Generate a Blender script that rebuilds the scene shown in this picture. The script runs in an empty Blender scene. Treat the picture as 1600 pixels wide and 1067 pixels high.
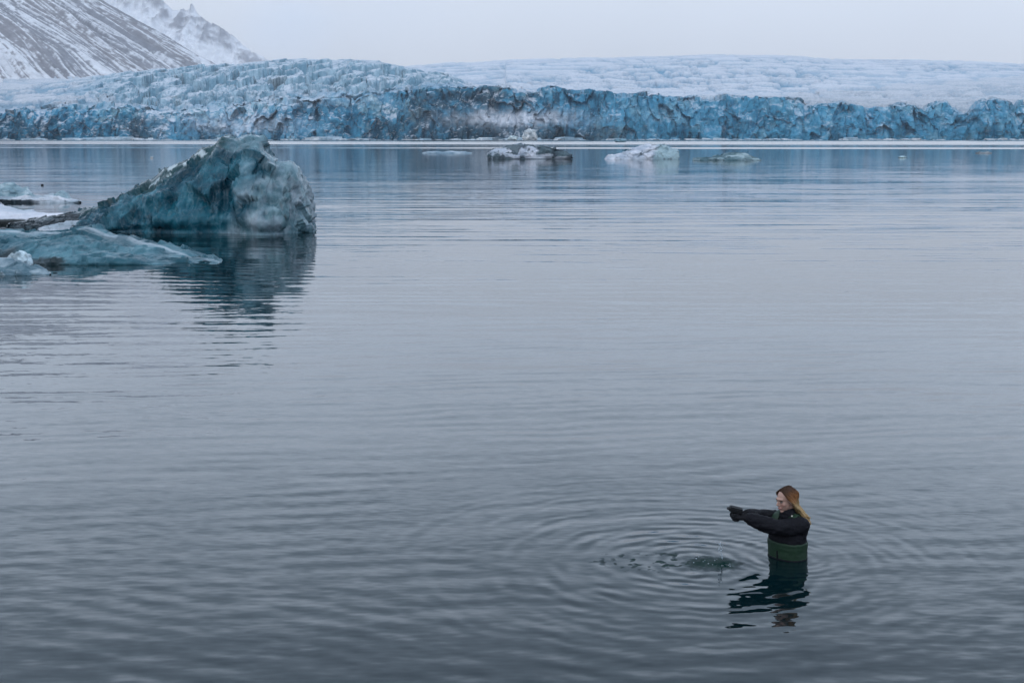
import bpy, math, random
import numpy as np
from mathutils import Vector, Matrix

# ------------------------------------------------------------------ camera, sky, sun, exposure
scene = bpy.context.scene
COL = scene.collection
F = 1600 * 50 / 36.0            # focal length in photograph pixels
CAMH, HORIZON = 4.0, 212.0      # camera height above the water, image row of the horizon
PITCH = math.atan((533.5 - HORIZON) / F)

cam_data = bpy.data.cameras.new("camera")
cam_data.lens, cam_data.sensor_width = 50, 36
cam_data.clip_start, cam_data.clip_end = 0.1, 60000
cam = bpy.data.objects.new("camera", cam_data)
COL.objects.link(cam)
cam.location = (0, 0, CAMH)
cam.rotation_euler = (math.pi / 2 - PITCH, 0, 0)
scene.camera = cam

SUN_EL, SUN_ROT = math.radians(52), math.radians(205)
world = bpy.data.worlds.new("World")
scene.world = world
world.use_nodes = True
wt = world.node_tree
wt.nodes.clear()
wo = wt.nodes.new("ShaderNodeOutputWorld")
bg = wt.nodes.new("ShaderNodeBackground")
bg.inputs["Strength"].default_value = 0.1
sky = wt.nodes.new("ShaderNodeTexSky")
sky.sky_type = 'NISHITA'
sky.sun_disc = False
sky.sun_elevation, sky.sun_rotation = SUN_EL, SUN_ROT
sky.dust_density = 3
tc = wt.nodes.new("ShaderNodeTexCoord")
sep = wt.nodes.new("ShaderNodeSeparateXYZ")
ramp = wt.nodes.new("ShaderNodeValToRGB")
cr = ramp.color_ramp
cr.elements[0].position, cr.elements[0].color = 0.0, (.535, .56, .615, 1)
cr.elements[1].position, cr.elements[1].color = 1.0, (.66, .76, .92, 1)
for p, c in ((.05, (.605, .64, .71, 1)), (.10, (.74, .80, .90, 1)), (.15, (1.04, 1.19, 1.40, 1)), (.255, (.96, 1.14, 1.38, 1)),
             (.34, (.64, .80, 1.0, 1)), (.5, (.52, .65, .84, 1))):
    e = cr.elements.new(p); e.color = c
cn = wt.nodes.new("ShaderNodeTexNoise")
cn.inputs["Scale"].default_value = 2.2
cn.inputs["Detail"].default_value = 4
cmap = wt.nodes.new("ShaderNodeMapRange")
cmap.inputs["To Min"].default_value, cmap.inputs["To Max"].default_value = 8.9, 11.1
cmap.inputs["From Min"].default_value, cmap.inputs["From Max"].default_value = .3, .7
sc_ = wt.nodes.new("ShaderNodeVectorMath"); sc_.operation = 'SCALE'
mixw = wt.nodes.new("ShaderNodeMix"); mixw.data_type = 'RGBA'
mixw.inputs[0].default_value = 0.93          # thick cloud over a Nishita sky
wl = wt.links.new
wl(tc.outputs["Generated"], sep.inputs[0]); wl(sep.outputs["Z"], ramp.inputs[0])
wl(tc.outputs["Generated"], cn.inputs["Vector"]); wl(cn.outputs["Fac"], cmap.inputs["Value"])
wl(ramp.outputs[0], sc_.inputs[0]); wl(cmap.outputs[0], sc_.inputs["Scale"])
wl(sky.outputs[0], mixw.inputs[6]); wl(sc_.outputs[0], mixw.inputs[7])
wl(mixw.outputs[2], bg.inputs["Color"]); wl(bg.outputs[0], wo.inputs["Surface"])

sun_d = bpy.data.lights.new("sun", 'SUN')
sun_d.energy, sun_d.angle, sun_d.color = 0.5, math.radians(40), (1, .97, .93)
sun = bpy.data.objects.new("sun", sun_d)
COL.objects.link(sun)
sd = Vector((math.sin(SUN_ROT) * math.cos(SUN_EL), math.cos(SUN_ROT) * math.cos(SUN_EL), math.sin(SUN_EL)))
sun.rotation_euler = sd.to_track_quat('Z', 'Y').to_euler()

scene.view_settings.view_transform = 'Standard'
scene.view_settings.look = 'None'
scene.view_settings.exposure = 0.22
scene.view_settings.gamma = 1
scene.cycles.use_denoising = True
scene.cycles.max_bounces = 6
scene.cycles.volume_bounces = 3
scene.cycles.sample_clamp_indirect = 4

# ------------------------------------------------------------------ measuring helpers (photo pixel -> world)
cp, sp_ = math.cos(PITCH), math.sin(PITCH)
def ray(px, py):
    u, v = (px - 800) / F, (533.5 - py) / F
    return np.array((u, cp + v * sp_, -sp_ + v * cp))
def at(px, py, Y):
    d = ray(px, py); t = Y / d[1]
    return np.array((d[0] * t, Y, CAMH + d[2] * t))
def ground(px, py, z=0.0):
    d = ray(px, py); t = (z - CAMH) / d[2]
    return np.array((d[0] * t, d[1] * t, z))

# ------------------------------------------------------------------ numpy noise
def _hash(ix, iy, iz, seed):
    h = (ix.astype(np.uint32) * np.uint32(374761393) + iy.astype(np.uint32) * np.uint32(668265263)
         + iz.astype(np.uint32) * np.uint32(2246822519) + np.uint32((seed * 3266489917) & 0xffffffff))
    h = (h ^ (h >> np.uint32(13))) * np.uint32(1274126177)
    h = (h ^ (h >> np.uint32(16))) * np.uint32(2654435761)
    return h ^ (h >> np.uint32(15))
def _r01(h, k):
    h = (h + np.uint32((k * 2654435769) & 0xffffffff))
    h = (h ^ (h >> np.uint32(16))) * np.uint32(2246822507)
    h = h ^ (h >> np.uint32(13))
    return h.astype(np.float64) / 4294967295.0
def vnoise(P, seed=0):
    """smooth 3D value noise in -1..1"""
    i = np.floor(P).astype(np.int64); f = P - i
    w = f * f * f * (f * (f * 6 - 15) + 10)
    out = np.zeros(len(P))
    for dx in (0, 1):
        for dy in (0, 1):
            for dz in (0, 1):
                h = _hash(i[:, 0] + dx, i[:, 1] + dy, i[:, 2] + dz, seed)
                wt_ = (w[:, 0] if dx else 1 - w[:, 0]) * (w[:, 1] if dy else 1 - w[:, 1]) * (w[:, 2] if dz else 1 - w[:, 2])
                out += wt_ * (_r01(h, 1) * 2 - 1)
    return out
def fbm(P, octv=4, seed=0, gain=.5, ridged=False):
    P = np.asarray(P, float); a, s, t = 1., 0., 0.
    for o in range(octv):
        n = vnoise(P * 2.03 ** o + 17.3 * o, seed + o)
        if ridged: n = 1 - 2 * np.abs(n)
        s = s + a * n; t += a; a *= gain
    return s / t
def worley(P, seed=0):
    """F1, F2, cell random (3 columns), facet value (random plane through each cell)"""
    P = np.asarray(P, float)
    i = np.floor(P).astype(np.int64)
    f1 = np.full(len(P), 9.); f2 = np.full(len(P), 9.)
    rid = np.zeros((len(P), 3)); fac = np.zeros(len(P))
    for dx in (-1, 0, 1):
        for dy in (-1, 0, 1):
            for dz in (-1, 0, 1):
                c = i + np.array((dx, dy, dz))
                h = _hash(c[:, 0], c[:, 1], c[:, 2], seed)
                q = c + np.stack([_r01(h, 1), _r01(h, 2), _r01(h, 3)], 1)
                d = P - q
                l = np.sqrt((d * d).sum(1))
                m = l < f1
                f2 = np.where(m, f1, np.minimum(f2, l))
                f1 = np.where(m, l, f1)
                r = np.stack([_r01(h, 4), _r01(h, 5), _r01(h, 6)], 1)
                rid[m] = r[m]
                fac[m] = ((r[m] * 2 - 1) * d[m]).sum(1)
    return f1, f2, rid, fac
def sstep(a, b, x):
    t = np.clip((x - a) / (b - a), 0, 1)
    return t * t * (3 - 2 * t)
def mix(a, b, t):
    t = np.asarray(t)[:, None]
    return np.asarray(a) * (1 - t) + np.asarray(b) * t

# ------------------------------------------------------------------ object helpers
def tag(o, label=None, cat=None, group=None, kind=None):
    if label: o["label"] = label
    if cat: o["category"] = cat
    if group: o["group"] = group
    if kind: o["kind"] = kind
    return o
def link(name, me, mat=None, parent=None, loc=None):
    o = bpy.data.objects.new(name, me)
    COL.objects.link(o)
    if mat is not None and me is not None:
        me.materials.clear(); me.materials.append(mat)
    if parent is not None: o.parent = parent
    if loc is not None: o.location = loc
    return o
def empty(name, loc):
    o = bpy.data.objects.new(name, None)
    COL.objects.link(o); o.location = loc
    o.empty_display_size = .2
    return o
def mesh_np(name, V, Q, col=None, smooth=True, attr=None):
    me = bpy.data.meshes.new(name)
    V = np.asarray(V, np.float32); Q = np.asarray(Q, np.int32)
    me.vertices.add(len(V)); me.vertices.foreach_set("co", V.ravel())
    me.loops.add(Q.size); me.loops.foreach_set("vertex_index", Q.ravel())
    k = Q.shape[1]
    me.polygons.add(len(Q))
    me.polygons.foreach_set("loop_start", np.arange(0, Q.size, k, dtype=np.int32))
    me.polygons.foreach_set("loop_total", np.full(len(Q), k, np.int32))
    me.polygons.foreach_set("use_smooth", np.full(len(Q), smooth, bool))
    if col is not None:
        ca = me.color_attributes.new("Col", 'FLOAT_COLOR', 'POINT')
        c4 = np.ones((len(V), 4), np.float32); c4[:, :3] = col
        ca.data.foreach_set("color", c4.ravel())
    if attr:
        for an, av in attr.items():
            at_ = me.attributes.new(an, 'FLOAT', 'POINT')
            at_.data.foreach_set("value", np.asarray(av, np.float32))
    me.update(); me.validate()
    return me
def grid_quads(nr, nc, closed=False):
    i = np.arange(nr - 1)[:, None] * nc
    j = np.arange(nc if closed else nc - 1)[None, :]
    j2 = (j + 1) % nc
    return np.stack([i + j, i + j2, i + nc + j2, i + nc + j], -1).reshape(-1, 4)
def grid_normals(V, nr, nc):
    G = V.reshape(nr, nc, 3)
    n = np.cross(np.gradient(G, axis=1), np.gradient(G, axis=0))
    n /= np.linalg.norm(n, axis=2, keepdims=True) + 1e-9
    return n.reshape(-1, 3)

# ------------------------------------------------------------------ material helpers
class NT:
    def __init__(s, name):
        s.m = bpy.data.materials.new(name); s.m.use_nodes = True
        s.t = s.m.node_tree; s.t.nodes.clear()
        s.out = s.t.nodes.new("ShaderNodeOutputMaterial")
    def put(s, sock, v):
        if v is None: return
        if isinstance(v, bpy.types.NodeSocket): s.t.links.new(v, sock)
        else: sock.default_value = v
    def n(s, typ, **kw):
        nd = s.t.nodes.new(typ)
        for k, v in kw.items(): setattr(nd, k, v)
        return nd
    def math(s, op, a, b=None, c=None, clamp=False):
        nd = s.n("ShaderNodeMath", operation=op, use_clamp=clamp)
        for i, v in enumerate((a, b, c)): s.put(nd.inputs[i], v)
        return nd.outputs[0]
    def vm(s, op, a, b=None, scale=None):
        nd = s.n("ShaderNodeVectorMath", operation=op)
        s.put(nd.inputs[0], a)
        if b is not None: s.put(nd.inputs[1], b)
        if scale is not None: s.put(nd.inputs["Scale"], scale)
        return nd.outputs["Value"] if op in ('LENGTH', 'DOT_PRODUCT', 'DISTANCE') else nd.outputs[0]
    def mapr(s, v, a, b, c, d, interp='LINEAR'):
        nd = s.n("ShaderNodeMapRange", interpolation_type=interp)
        for k, x in zip(("Value", "From Min", "From Max", "To Min", "To Max"), (v, a, b, c, d)):
            s.put(nd.inputs[k], x)
        return nd.outputs[0]
    def noise(s, vec, scale=1., detail=2., rough=.5, dist=0., out="Fac"):
        nd = s.n("ShaderNodeTexNoise")
        s.put(nd.inputs["Vector"], vec)
        nd.inputs["Scale"].default_value = scale; nd.inputs["Detail"].default_value = detail
        nd.inputs["Roughness"].default_value = rough; nd.inputs["Distortion"].default_value = dist
        return nd.outputs[out]
    def mapping(s, vec, loc=(0, 0, 0), rot=(0, 0, 0), scl=(1, 1, 1)):
        nd = s.n("ShaderNodeMapping")
        s.put(nd.inputs[0], vec)
        nd.inputs[1].default_value = loc; nd.inputs[2].default_value = rot; nd.inputs[3].default_value = scl
        return nd.outputs[0]
    def mixc(s, f, a, b, blend='MIX'):
        nd = s.n("ShaderNodeMix", data_type='RGBA', blend_type=blend)
        s.put(nd.inputs[0], f)
        for i, v in ((6, a), (7, b)):
            s.put(nd.inputs[i], v if isinstance(v, bpy.types.NodeSocket) else (*v, 1))
        return nd.outputs[2]
    def bump(s, h, strength=.5, dist=.1, normal=None):
        nd = s.n("ShaderNodeBump")
        nd.inputs["Strength"].default_value = strength; nd.inputs["Distance"].default_value = dist
        s.put(nd.inputs["Height"], h); s.put(nd.inputs["Normal"], normal)
        return nd.outputs[0]
    def principled(s, **kw):
        p = s.n("ShaderNodeBsdfPrincipled")
        for k, v in kw.items():
            k = k.replace("_", " ")
            if not isinstance(v, bpy.types.NodeSocket) and isinstance(v, tuple) and len(v) == 3 and 'Color' in k: v = (*v, 1)
            s.put(p.inputs[k], v)
        s.t.links.new(p.outputs[0], s.out.inputs["Surface"])
        return p
    def pos(s): return s.n("ShaderNodeTexCoord").outputs["Object"]
    def col(s):
        nd = s.n("ShaderNodeVertexColor"); nd.layer_name = "Col"; return nd.outputs[0]

def simple_mat(name, color, rough=.7, noise_scale=30, amount=.25, bump=.2, bdist=.004, **kw):
    m = NT(name); p = m.pos()
    nz = m.noise(p, noise_scale, 4, .6)
    c = m.mixc(nz, tuple(x * (1 - amount) for x in color), tuple(min(1, x * (1 + amount)) for x in color))
    m.principled(Base_Color=c, Roughness=rough, Normal=m.bump(m.noise(p, noise_scale * 2, 4), bump, bdist), **kw)
    return m.m

def ice_mat(name, scale=1., rough=(.2, .5), bump=.5, sss=0., white_edge=0.):
    """colour comes from the thing's own ice (Col), broken up by bubbles, cracks and facets"""
    m = NT(name); p = m.pos(); c = m.col()
    n1 = m.noise(p, 1.3 * scale, 6, .62)
    n2 = m.noise(p, 7 * scale, 5, .65)
    vor = m.n("ShaderNodeTexVoronoi", feature='DISTANCE_TO_EDGE')
    m.put(vor.inputs["Vector"], m.vm('ADD', p, m.vm('SCALE', m.noise(p, 2 * scale, 3, out="Color"), scale=.5 / scale)))
    vor.inputs["Scale"].default_value = 1.5 * scale
    crack = m.mapr(vor.outputs["Distance"], 0, .035, 1, 0)
    c = m.mixc(m.mapr(n1, .35, .68, 0, 1), m.mixc(1, c, (.70, .78, .82), 'MULTIPLY'), m.mixc(1, c, (1.25, 1.2, 1.17), 'MULTIPLY'))
    c = m.mixc(m.mapr(n2, .58, .8, 0, .14), c, (.26, .42, .48))
    c = m.mixc(m.math('MULTIPLY', crack, .09), c, (.40, .52, .58))
    vor2 = m.n("ShaderNodeTexVoronoi"); m.put(vor2.inputs["Vector"], p); vor2.inputs["Scale"].default_value = 4.5 * scale
    h = m.math('ADD', m.math('MULTIPLY', n1, 1.0), m.math('MULTIPLY', vor2.outputs["Distance"], .35))
    h = m.math('ADD', h, m.math('MULTIPLY', n2, .12))
    m.principled(Base_Color=c, Roughness=m.mapr(n2, .3, .7, rough[0], rough[1]), IOR=1.31,
                 Subsurface_Weight=sss, Subsurface_Radius=(.1, .35, .45), Subsurface_Scale=.6 / scale,
                 Normal=m.bump(h, bump, .25 / scale))
    return m.m

# ------------------------------------------------------------------ water
SPL = ground(1110, 880); PER = ground(1231, 869)
def water_material():
    m = NT("fjord_water"); P = m.pos()
    sx = m.n("ShaderNodeSeparateXYZ"); m.put(sx.inputs[0], P)
    X, Y = sx.outputs[0], sx.outputs[1]
    dist = m.vm('LENGTH', P)
    def slope(scl, rot, amp, detail=2., rough=.5, off=0., dst=0.):
        v = m.mapping(P, (off, off * 1.7, off * .3), (0, 0, math.radians(rot)), scl)
        c = m.noise(v, 1, detail, rough, dst, "Color")
        c = m.vm('SUBTRACT', c, (.5, .5, .5))
        return m.vm('SCALE', c, scale=amp)
    def patch(sc, lo, hi, a, b, off=0.):
        return m.mapr(m.noise(m.mapping(P, (off, off, 0), (0, 0, .15), sc), 1, 3, .55), lo, hi, a, b)
    # how lively the surface is at a given place: ruffled strips by the glacier, a calm belt, light ripples, near water
    ydist = m.math('ADD', Y, m.math('MULTIPLY', X, .10))
    ydist = m.math('ADD', ydist, m.math('MULTIPLY', m.math('SUBTRACT', m.noise(m.mapping(P, scl=(.004, .004, 1)), 1, 2), .5), 26))
    far = m.mapr(ydist, 620, 660, 0, 1)
    strip = m.math('MULTIPLY', m.mapr(ydist, 432, 446, 0, 1), m.math('MULTIPLY', m.mapr(ydist, 484, 500, 1, 0), m.mapr(X, -70, 60, .25, 1)))
    strip2 = m.math('MULTIPLY', m.mapr(ydist, 540, 548, 0, 1), m.mapr(ydist, 562, 570, 1, 0))
    ruffle = m.math('MAXIMUM', far, m.math('MAXIMUM', strip, m.math('MULTIPLY', strip2, .4)))
    calm = m.mapr(Y, 75, 240, 1, .22, 'SMOOTHSTEP')
    terms = []
    terms.append(slope((.10, .55, 1), 3, m.math('MULTIPLY', calm, m.mapr(Y, 10, 45, .045, .028)), 1.5, .5, 3.1))            # long lazy swell
    terms.append(slope((.05, .16, 1), -2, m.math('MULTIPLY', m.mapr(Y, 40, 130, 0, .04), calm), 1, .5, 11.))
    a2 = m.math('MULTIPLY', patch((.05, .12, 1), .42, .62, .35, 1.0, 5.), m.mapr(Y, 30, 120, .055, .025))
    terms.append(slope((.28, 1.5, 1), 4, a2, 2, .5, 7.7))                                           # long-crested ripples
    a3 = m.math('MULTIPLY', patch((.10, .22, 1), .40, .62, .25, 1.0, 9.), m.mapr(Y, 9, 60, .085, .035))
    terms.append(slope((.9, 2.6, 1), -14, a3, 2, .5, 1.3))
    a4 = m.math('MULTIPLY', patch((.14, .3, 1), .46, .66, .15, 1.0, 2.), m.mapr(Y, 9, 45, .16, .05))
    terms.append(slope((2.2, 6.5, 1), 9, a4, 2, .55, 4.9))
    terms.append(slope((6, 16, 1), -5, m.mapr(Y, 9, 40, .10, .02), 1, .5, 6.3))
    terms.append(slope((.4, 1.0, 1), 0, m.math('MULTIPLY', ruffle, .16), 2, .5, 8.2))
    def train(lam, deg, amp, warp, wsc, lo, hi, off):
        # a train of long-crested ripples: slope follows a sine whose phase wanders
        a = math.radians(deg); k = 2 * math.pi / lam
        u_ = m.vm('DOT_PRODUCT', P, (math.sin(a) * k, math.cos(a) * k, 0))
        w_ = m.math('MULTIPLY', m.math('SUBTRACT', m.noise(m.mapping(P, (off, off, 0), scl=wsc), 1, 3, .5), .5), warp)
        e_ = m.mapr(m.noise(m.mapping(P, (off * 2, 0, 1), scl=(wsc[0] * 2.1, wsc[1] * 1.3, 1)), 1, 2), lo, hi, .12, 1)
        v_ = m.math('MULTIPLY', m.math('MULTIPLY', m.math('SINE', m.math('ADD', u_, w_)), e_), amp)
        cb = m.n("ShaderNodeCombineXYZ"); m.put(cb.inputs[0], m.math('MULTIPLY', v_, math.sin(a))); m.put(cb.inputs[1], m.math('MULTIPLY', v_, math.cos(a)))
        return cb.outputs[0]
    terms.append(train(.95, 2.5, m.math('MULTIPLY', m.mapr(Y, 13, 24, 0, .017), m.mapr(Y, 60, 110, 1, .0)), 16, (.10, .30, 1), .36, .62, 3.))
    terms.append(train(2.3, -1.5, m.math('MULTIPLY', m.mapr(Y, 34, 60, 0, .012), m.mapr(Y, 130, 230, 1, .1)), 14, (.03, .12, 1), .36, .62, 8.))
    terms.append(train(.46, -9, m.math('MULTIPLY', m.mapr(Y, 9, 13, .035, .028), m.mapr(Y, 22, 38, 1, 0)), 14, (.30, .55, 1), .40, .66, 5.))
    terms.append(train(.34, 24, m.math('MULTIPLY', m.mapr(Y, 11, 15, .045, 0), m.mapr(X, -3, 3, 1, .35)), 12, (.5, .7, 1), .40, .62, 6.))
    # rings spreading from the splash and from the wading person
    def rings(c, k, L, amp, rmin, wob):
        d = m.vm('SUBTRACT', P, (float(c[0]), float(c[1]), 0))
        r = m.vm('LENGTH', d)
        rn = m.math('ADD', r, m.math('MULTIPLY', m.math('SUBTRACT', m.noise(P, 1.6, 2), .5), wob))
        ph = m.math('SINE', m.math('MULTIPLY', m.math('POWER', rn, .93), k))
        env = m.math('EXPONENT', m.math('MULTIPLY', r, -1 / L))
        env = m.math('MULTIPLY', env, m.mapr(r, rmin * .4, rmin, 0, 1))
        env = m.math('MULTIPLY', env, m.mapr(m.noise(P, 1.4, 3), .36, .62, .15, 1.35))
        return m.vm('SCALE', m.vm('NORMALIZE', d), scale=m.math('MULTIPLY', m.math('MULTIPLY', ph, env), amp))
    terms.append(rings(SPL + np.array((-.12, 0, 0)), 38, 1.2, .12, .35, .22))
    terms.append(rings(SPL + np.array((-.5, .12, 0)), 25, 1.2, .09, .4, .35))
    terms.append(rings(PER, 52, .6, .08, .25, .22))
    # churned water at the splash and little pits trailing off to its left
    def blob(c, rx, ry):
        v = m.vm('MULTIPLY', m.vm('SUBTRACT', P, (float(c[0]), float(c[1]), 0)), (1 / rx, 1 / ry, 0))
        return m.mapr(m.math('ADD', m.vm('LENGTH', v), m.math('MULTIPLY', m.math('SUBTRACT', m.noise(P, 10, 3), .5), 1.0)), .5, 1.05, 1, 0)
    b1 = blob(SPL + np.array((.02, 0, 0)), .29, .24)
    b2 = m.math('MULTIPLY', blob(SPL + np.array((-.52, .05, 0)), .62, .34), m.mapr(m.noise(m.mapping(P, (3, 1, 0), scl=(10, 8, 1)), 1, 1), .56, .66, 0, 1))
    churn = m.math('MAXIMUM', b1, b2)
    terms.append(slope((10, 9, 1), 20, m.math('MULTIPLY', churn, 1.5), 3, .6, 5.5))
    terms.append(m.vm('SCALE', m.n("ShaderNodeCombineXYZ").outputs[0], scale=0.))
    cx = m.n("ShaderNodeCombineXYZ"); cx.inputs[1].default_value = .40
    cb_ = m.n('ShaderNodeCombineXYZ'); cb_.inputs[1].default_value = .065
    terms.append(m.vm('SCALE', cb_.outputs[0], scale=ruffle))   # the wavelet faces one sees at a grazing angle
    terms.append(m.vm('SCALE', cx.outputs[0], scale=churn))
    s = terms[0]
    for t in terms[1:]: s = m.vm('ADD', s, t)
    s = m.vm('MULTIPLY', s, (-1, -1, 0))
    nrm = m.vm('NORMALIZE', m.vm('ADD', s, (0, 0, 1)))
    rough = m.mapr(Y, 20, 220, .02, .055)
    m.principled(Base_Color=m.mixc(churn, (.0013, .0100, .0125), (.003, .022, .019)), Roughness=rough, IOR=1.333, Normal=nrm)
    return m.m
wv = np.array([(x, y, 0) for y in (-150, 6000) for x in (-4000, 4000)])
water = link("water", mesh_np("water", wv, [(0, 1, 3, 2)], smooth=False), water_material())
tag(water, kind="structure")

# ------------------------------------------------------------------ glacier
def build_glacier():
    tab = lambda pts, x: np.interp(x, [p[0] for p in pts], [p[1] for p in pts])
    px = np.concatenate([np.arange(-700, -10, 6.), np.arange(-10, 1610, 1.1), np.arange(1610, 2300, 6.)])
    nc = len(px); u = (px - 800) / F
    cl = [(-700, 176), (0, 178), (60, 176), (130, 171), (190, 170), (230, 177), (255, 183), (300, 180), (380, 172), (440, 165), (480, 163), (520, 160),
          (560, 155), (620, 148), (680, 142), (740, 140), (800, 140), (830, 147), (860, 142), (900, 146), (940, 148), (965, 153), (1000, 151), (1020, 149), (1045, 157), (1100, 155),
          (1130, 155), (1180, 159), (1205, 157), (1243, 160), (1252, 170), (1290, 165), (1310, 163), (1330, 171), (1352, 174), (1375, 172), (1392, 165), (1420, 166), (1432, 175), (1448, 166), (1470, 164), (1488, 184), (1502, 184),
          (1520, 162), (1540, 157), (1560, 164), (1574, 176), (1580, 163), (1600, 160), (2300, 165)]
    dm = [(-700, 160), (-200, 152), (0, 139), (80, 130), (150, 122), (230, 114), (300, 109), (350, 106), (380, 103), (440, 99), (500, 98), (560, 98), (600, 102),
          (640, 110), (680, 119), (720, 129), (745, 136), (800, 138), (900, 143), (1000, 147), (1200, 152), (1400, 157), (1600, 156), (2300, 156)]
    pl = [(-700, 120), (500, 114), (640, 106), (700, 101), (800, 97), (900, 94), (1000, 92), (1100, 89), (1200, 90), (1260, 93), (1300, 96), (1400, 96),
          (1500, 99), (1600, 103), (2300, 110)]
    el = lambda y: HORIZON - y
    ec, ed, ep = el(tab(cl, px)), el(tab(dm, px)), el(tab(pl, px))
    zero = np.zeros(nc)
    ec = ec + 2.2 * fbm(np.stack([px / 11, zero, zero], 1), 3, 5)
    Y0 = 1270 + 22 * fbm(np.stack([px / 90, zero, zero], 1), 3, 2) + 9 * fbm(np.stack([px / 25, zero, zero], 1), 2, 9)
    Yc = Y0 + 14
    Yd, Ye, Yp = 1950., 2600., 4900.
    zat = lambda e, Y: CAMH + e * Y / F
    rows = []; kind = []; tt = []
    nA, nB, nB2, nC = 110, 190, 14, 170
    for k in range(nA):
        t = k / (nA - 1)
        zc = zat(ec, Yc)
        rows.append(np.stack([u * (Y0 + 14 * t ** 1.5), Y0 + 14 * t ** 1.5, -2 + (zc + 2) * t], 1)); kind.append(0); tt.append(t)
    for k in range(1, nB + 1):
        t = k / nB
        Y = Yc + (Yd - Yc) * t ** 1.25
        e = ec + (ed - ec) * (1 - (1 - t) ** 1.7)
        rows.append(np.stack([u * Y, Y, zat(e, Y)], 1)); kind.append(1); tt.append(t)
    elow = np.where(ed > ep - 8, ed - 40, ed + 6)
    elow = np.minimum(elow, ep - 25)
    elow = np.where(px < 790, np.minimum(elow, 52 + 0 * px), elow)
    for k in range(1, nB2 + 1):
        t = k / nB2
        Y = Yd + (Ye - Yd) * t + 0 * u
        e = ed + (elow - ed) * (t * t * (3 - 2 * t))
        rows.append(np.stack([u * Y, Y, zat(e, Y)], 1)); kind.append(2); tt.append(t)
    for k in range(1, nC + 1):
        t = k / nC
        Y = Ye + (Yp - Ye) * t ** 1.3 + 0 * u
        e = elow + (ep - elow) * (1 - (1 - t) ** 1.6)
        rows.append(np.stack([u * Y, Y, zat(e, Y)], 1)); kind.append(3); tt.append(t)
    Y = 6600 + 0 * u
    rows.append(np.stack([u * Y, Y, zat(ep - 40, Y)], 1)); kind.append(4); tt.append(1)
    nr = len(rows); V = np.concatenate(rows, 0)
    K = np.repeat(kind, nc); T = np.repeat(tt, nc).astype(float); PX = np.tile(px, nr)
    row_y = HORIZON - (V[:, 2] - CAMH) / V[:, 1] * F          # measured picture row of the smooth form
    # --- cliff and icefall relief
    Q = V.copy()
    wA = np.where(K == 0, sstep(0, .06, T), 0) + np.where(K == 1, 1 - sstep(0, .22, T), 0)
    S = V / np.array((17., 19., 40.))
    S = S + .35 * np.stack([fbm(S * 1.3, 3, 21), fbm(S * 1.3, 3, 22), fbm(S * 1.3, 3, 23)], 1)
    f1, f2, rid, fac = worley(S, 31)
    S2 = V / np.array((5., 6., 11.)); g1, g2, rid2, fac2 = worley(S2 + .3 * fbm(S2, 2, 3)[:, None], 37)
    big = fbm(V / np.array((38., 60., 45.)), 4, 51)
    flut = fbm(V / np.array((5., 9., 34.)), 3, 43, ridged=True)
    out = flut * 3.2 + (rid[:, 0] - .5) * 6 + fac * 9 + fac2 * 2.6 + (rid2[:, 0] - .5) * .9 + big * 15 + fbm(V / 3.4, 3, 41) * 1.1
    Q[:, 1] -= wA * out * .85
    Q[:, 0] += wA * ((rid2[:, 1] - .5) * 2.5)
    topn = np.where(K == 0, sstep(.55, 1, T), np.where(K == 1, 1 - sstep(.1, .4, T), 0))
    Q[:, 2] += topn * ((rid[:, 2] - .5) * 6 + (rid2[:, 2] - .5) * 2.2) * sstep(-.2, .1, T)
    # serac blocks on the dome
    dome = sstep(60, 260, PX) * (1 - sstep(690, 760, PX)) * np.where(K == 1, sstep(.02, .2, T), 0)
    B = V / np.array((21., 34., 500.)); B = B + .3 * np.stack([fbm(B * .9, 2, 61), fbm(B * .9, 2, 62), 0 * PX], 1)
    h1, h2, ridb, facb = worley(B, 67)
    B3 = V / np.array((6., 9., 300.)); _, _, ridc, facc = worley(B3, 68)
    blocks = ((ridb[:, 0] - .5) * 15 + facb * 4 - 4 * (1 - sstep(0, .12, h2 - h1)) + (ridc[:, 0] - .5) * 2.2) * (1 - .65 * sstep(.55, 1, T))
    Q[:, 2] += dome * blocks
    # crevasses across the open ice
    wC = np.where(K >= 2, 1, 0) * np.where(K == 4, 0, 1.) + np.where(K == 1, sstep(.05, .3, T), 0) * (1 - dome) * .35
    warp = fbm(V / np.array((400., 400., 3000.)), 3, 71)
    cr1 = fbm(np.stack([V[:, 0] / (V[:, 1] * .024) + V[:, 1] / 1500, T * np.where(K == 3, 30, 14) + warp * 1.3, K * 3.1], 1), 4, 73, .6, ridged=True)
    crv = sstep(.05, .55, cr1)
    zone = sstep(-.25, .25, fbm(V / np.array((420., 500., 1e5)), 3, 77) + .15)
    # smooth snow lane running down to the right
    lane_y = np.interp(PX, [600, 1100, 1200, 1300, 1400, 1600], [158, 152, 147, 140, 131, 118])
    lane = np.exp(-((row_y - lane_y + 3) / 7.) ** 2) * sstep(950, 1150, PX)
    zone = zone * (1 - .9 * lane)
    Q[:, 2] -= wC * crv * (4 + 10 * zone)
    Q[:, 2] += wC * fbm(V / np.array((60., 60., 1e4)), 3, 79) * 3.0
    # --- colour of the ice, snow and dirt
    N = grid_normals(Q, nr, nc); nz = np.abs(N[:, 2])
    c1 = fbm(V / np.array((46., 46., 22.)), 5, 81, .6); c2 = fbm(V / np.array((9., 9., 6.)), 4, 83, .6)
    c3 = fbm(V / np.array((120., 200., 60.)), 3, 85)
    deep = np.array((.018, .100, .165)); mid = np.array((.068, .30, .465)); pale = np.array((.28, .51, .62)); snow = np.array((.64, .68, .75))
    dirt = np.array((.020, .038, .060)); brown = np.array((.062, .075, .090))
    right = sstep(760, 950, PX)
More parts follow.
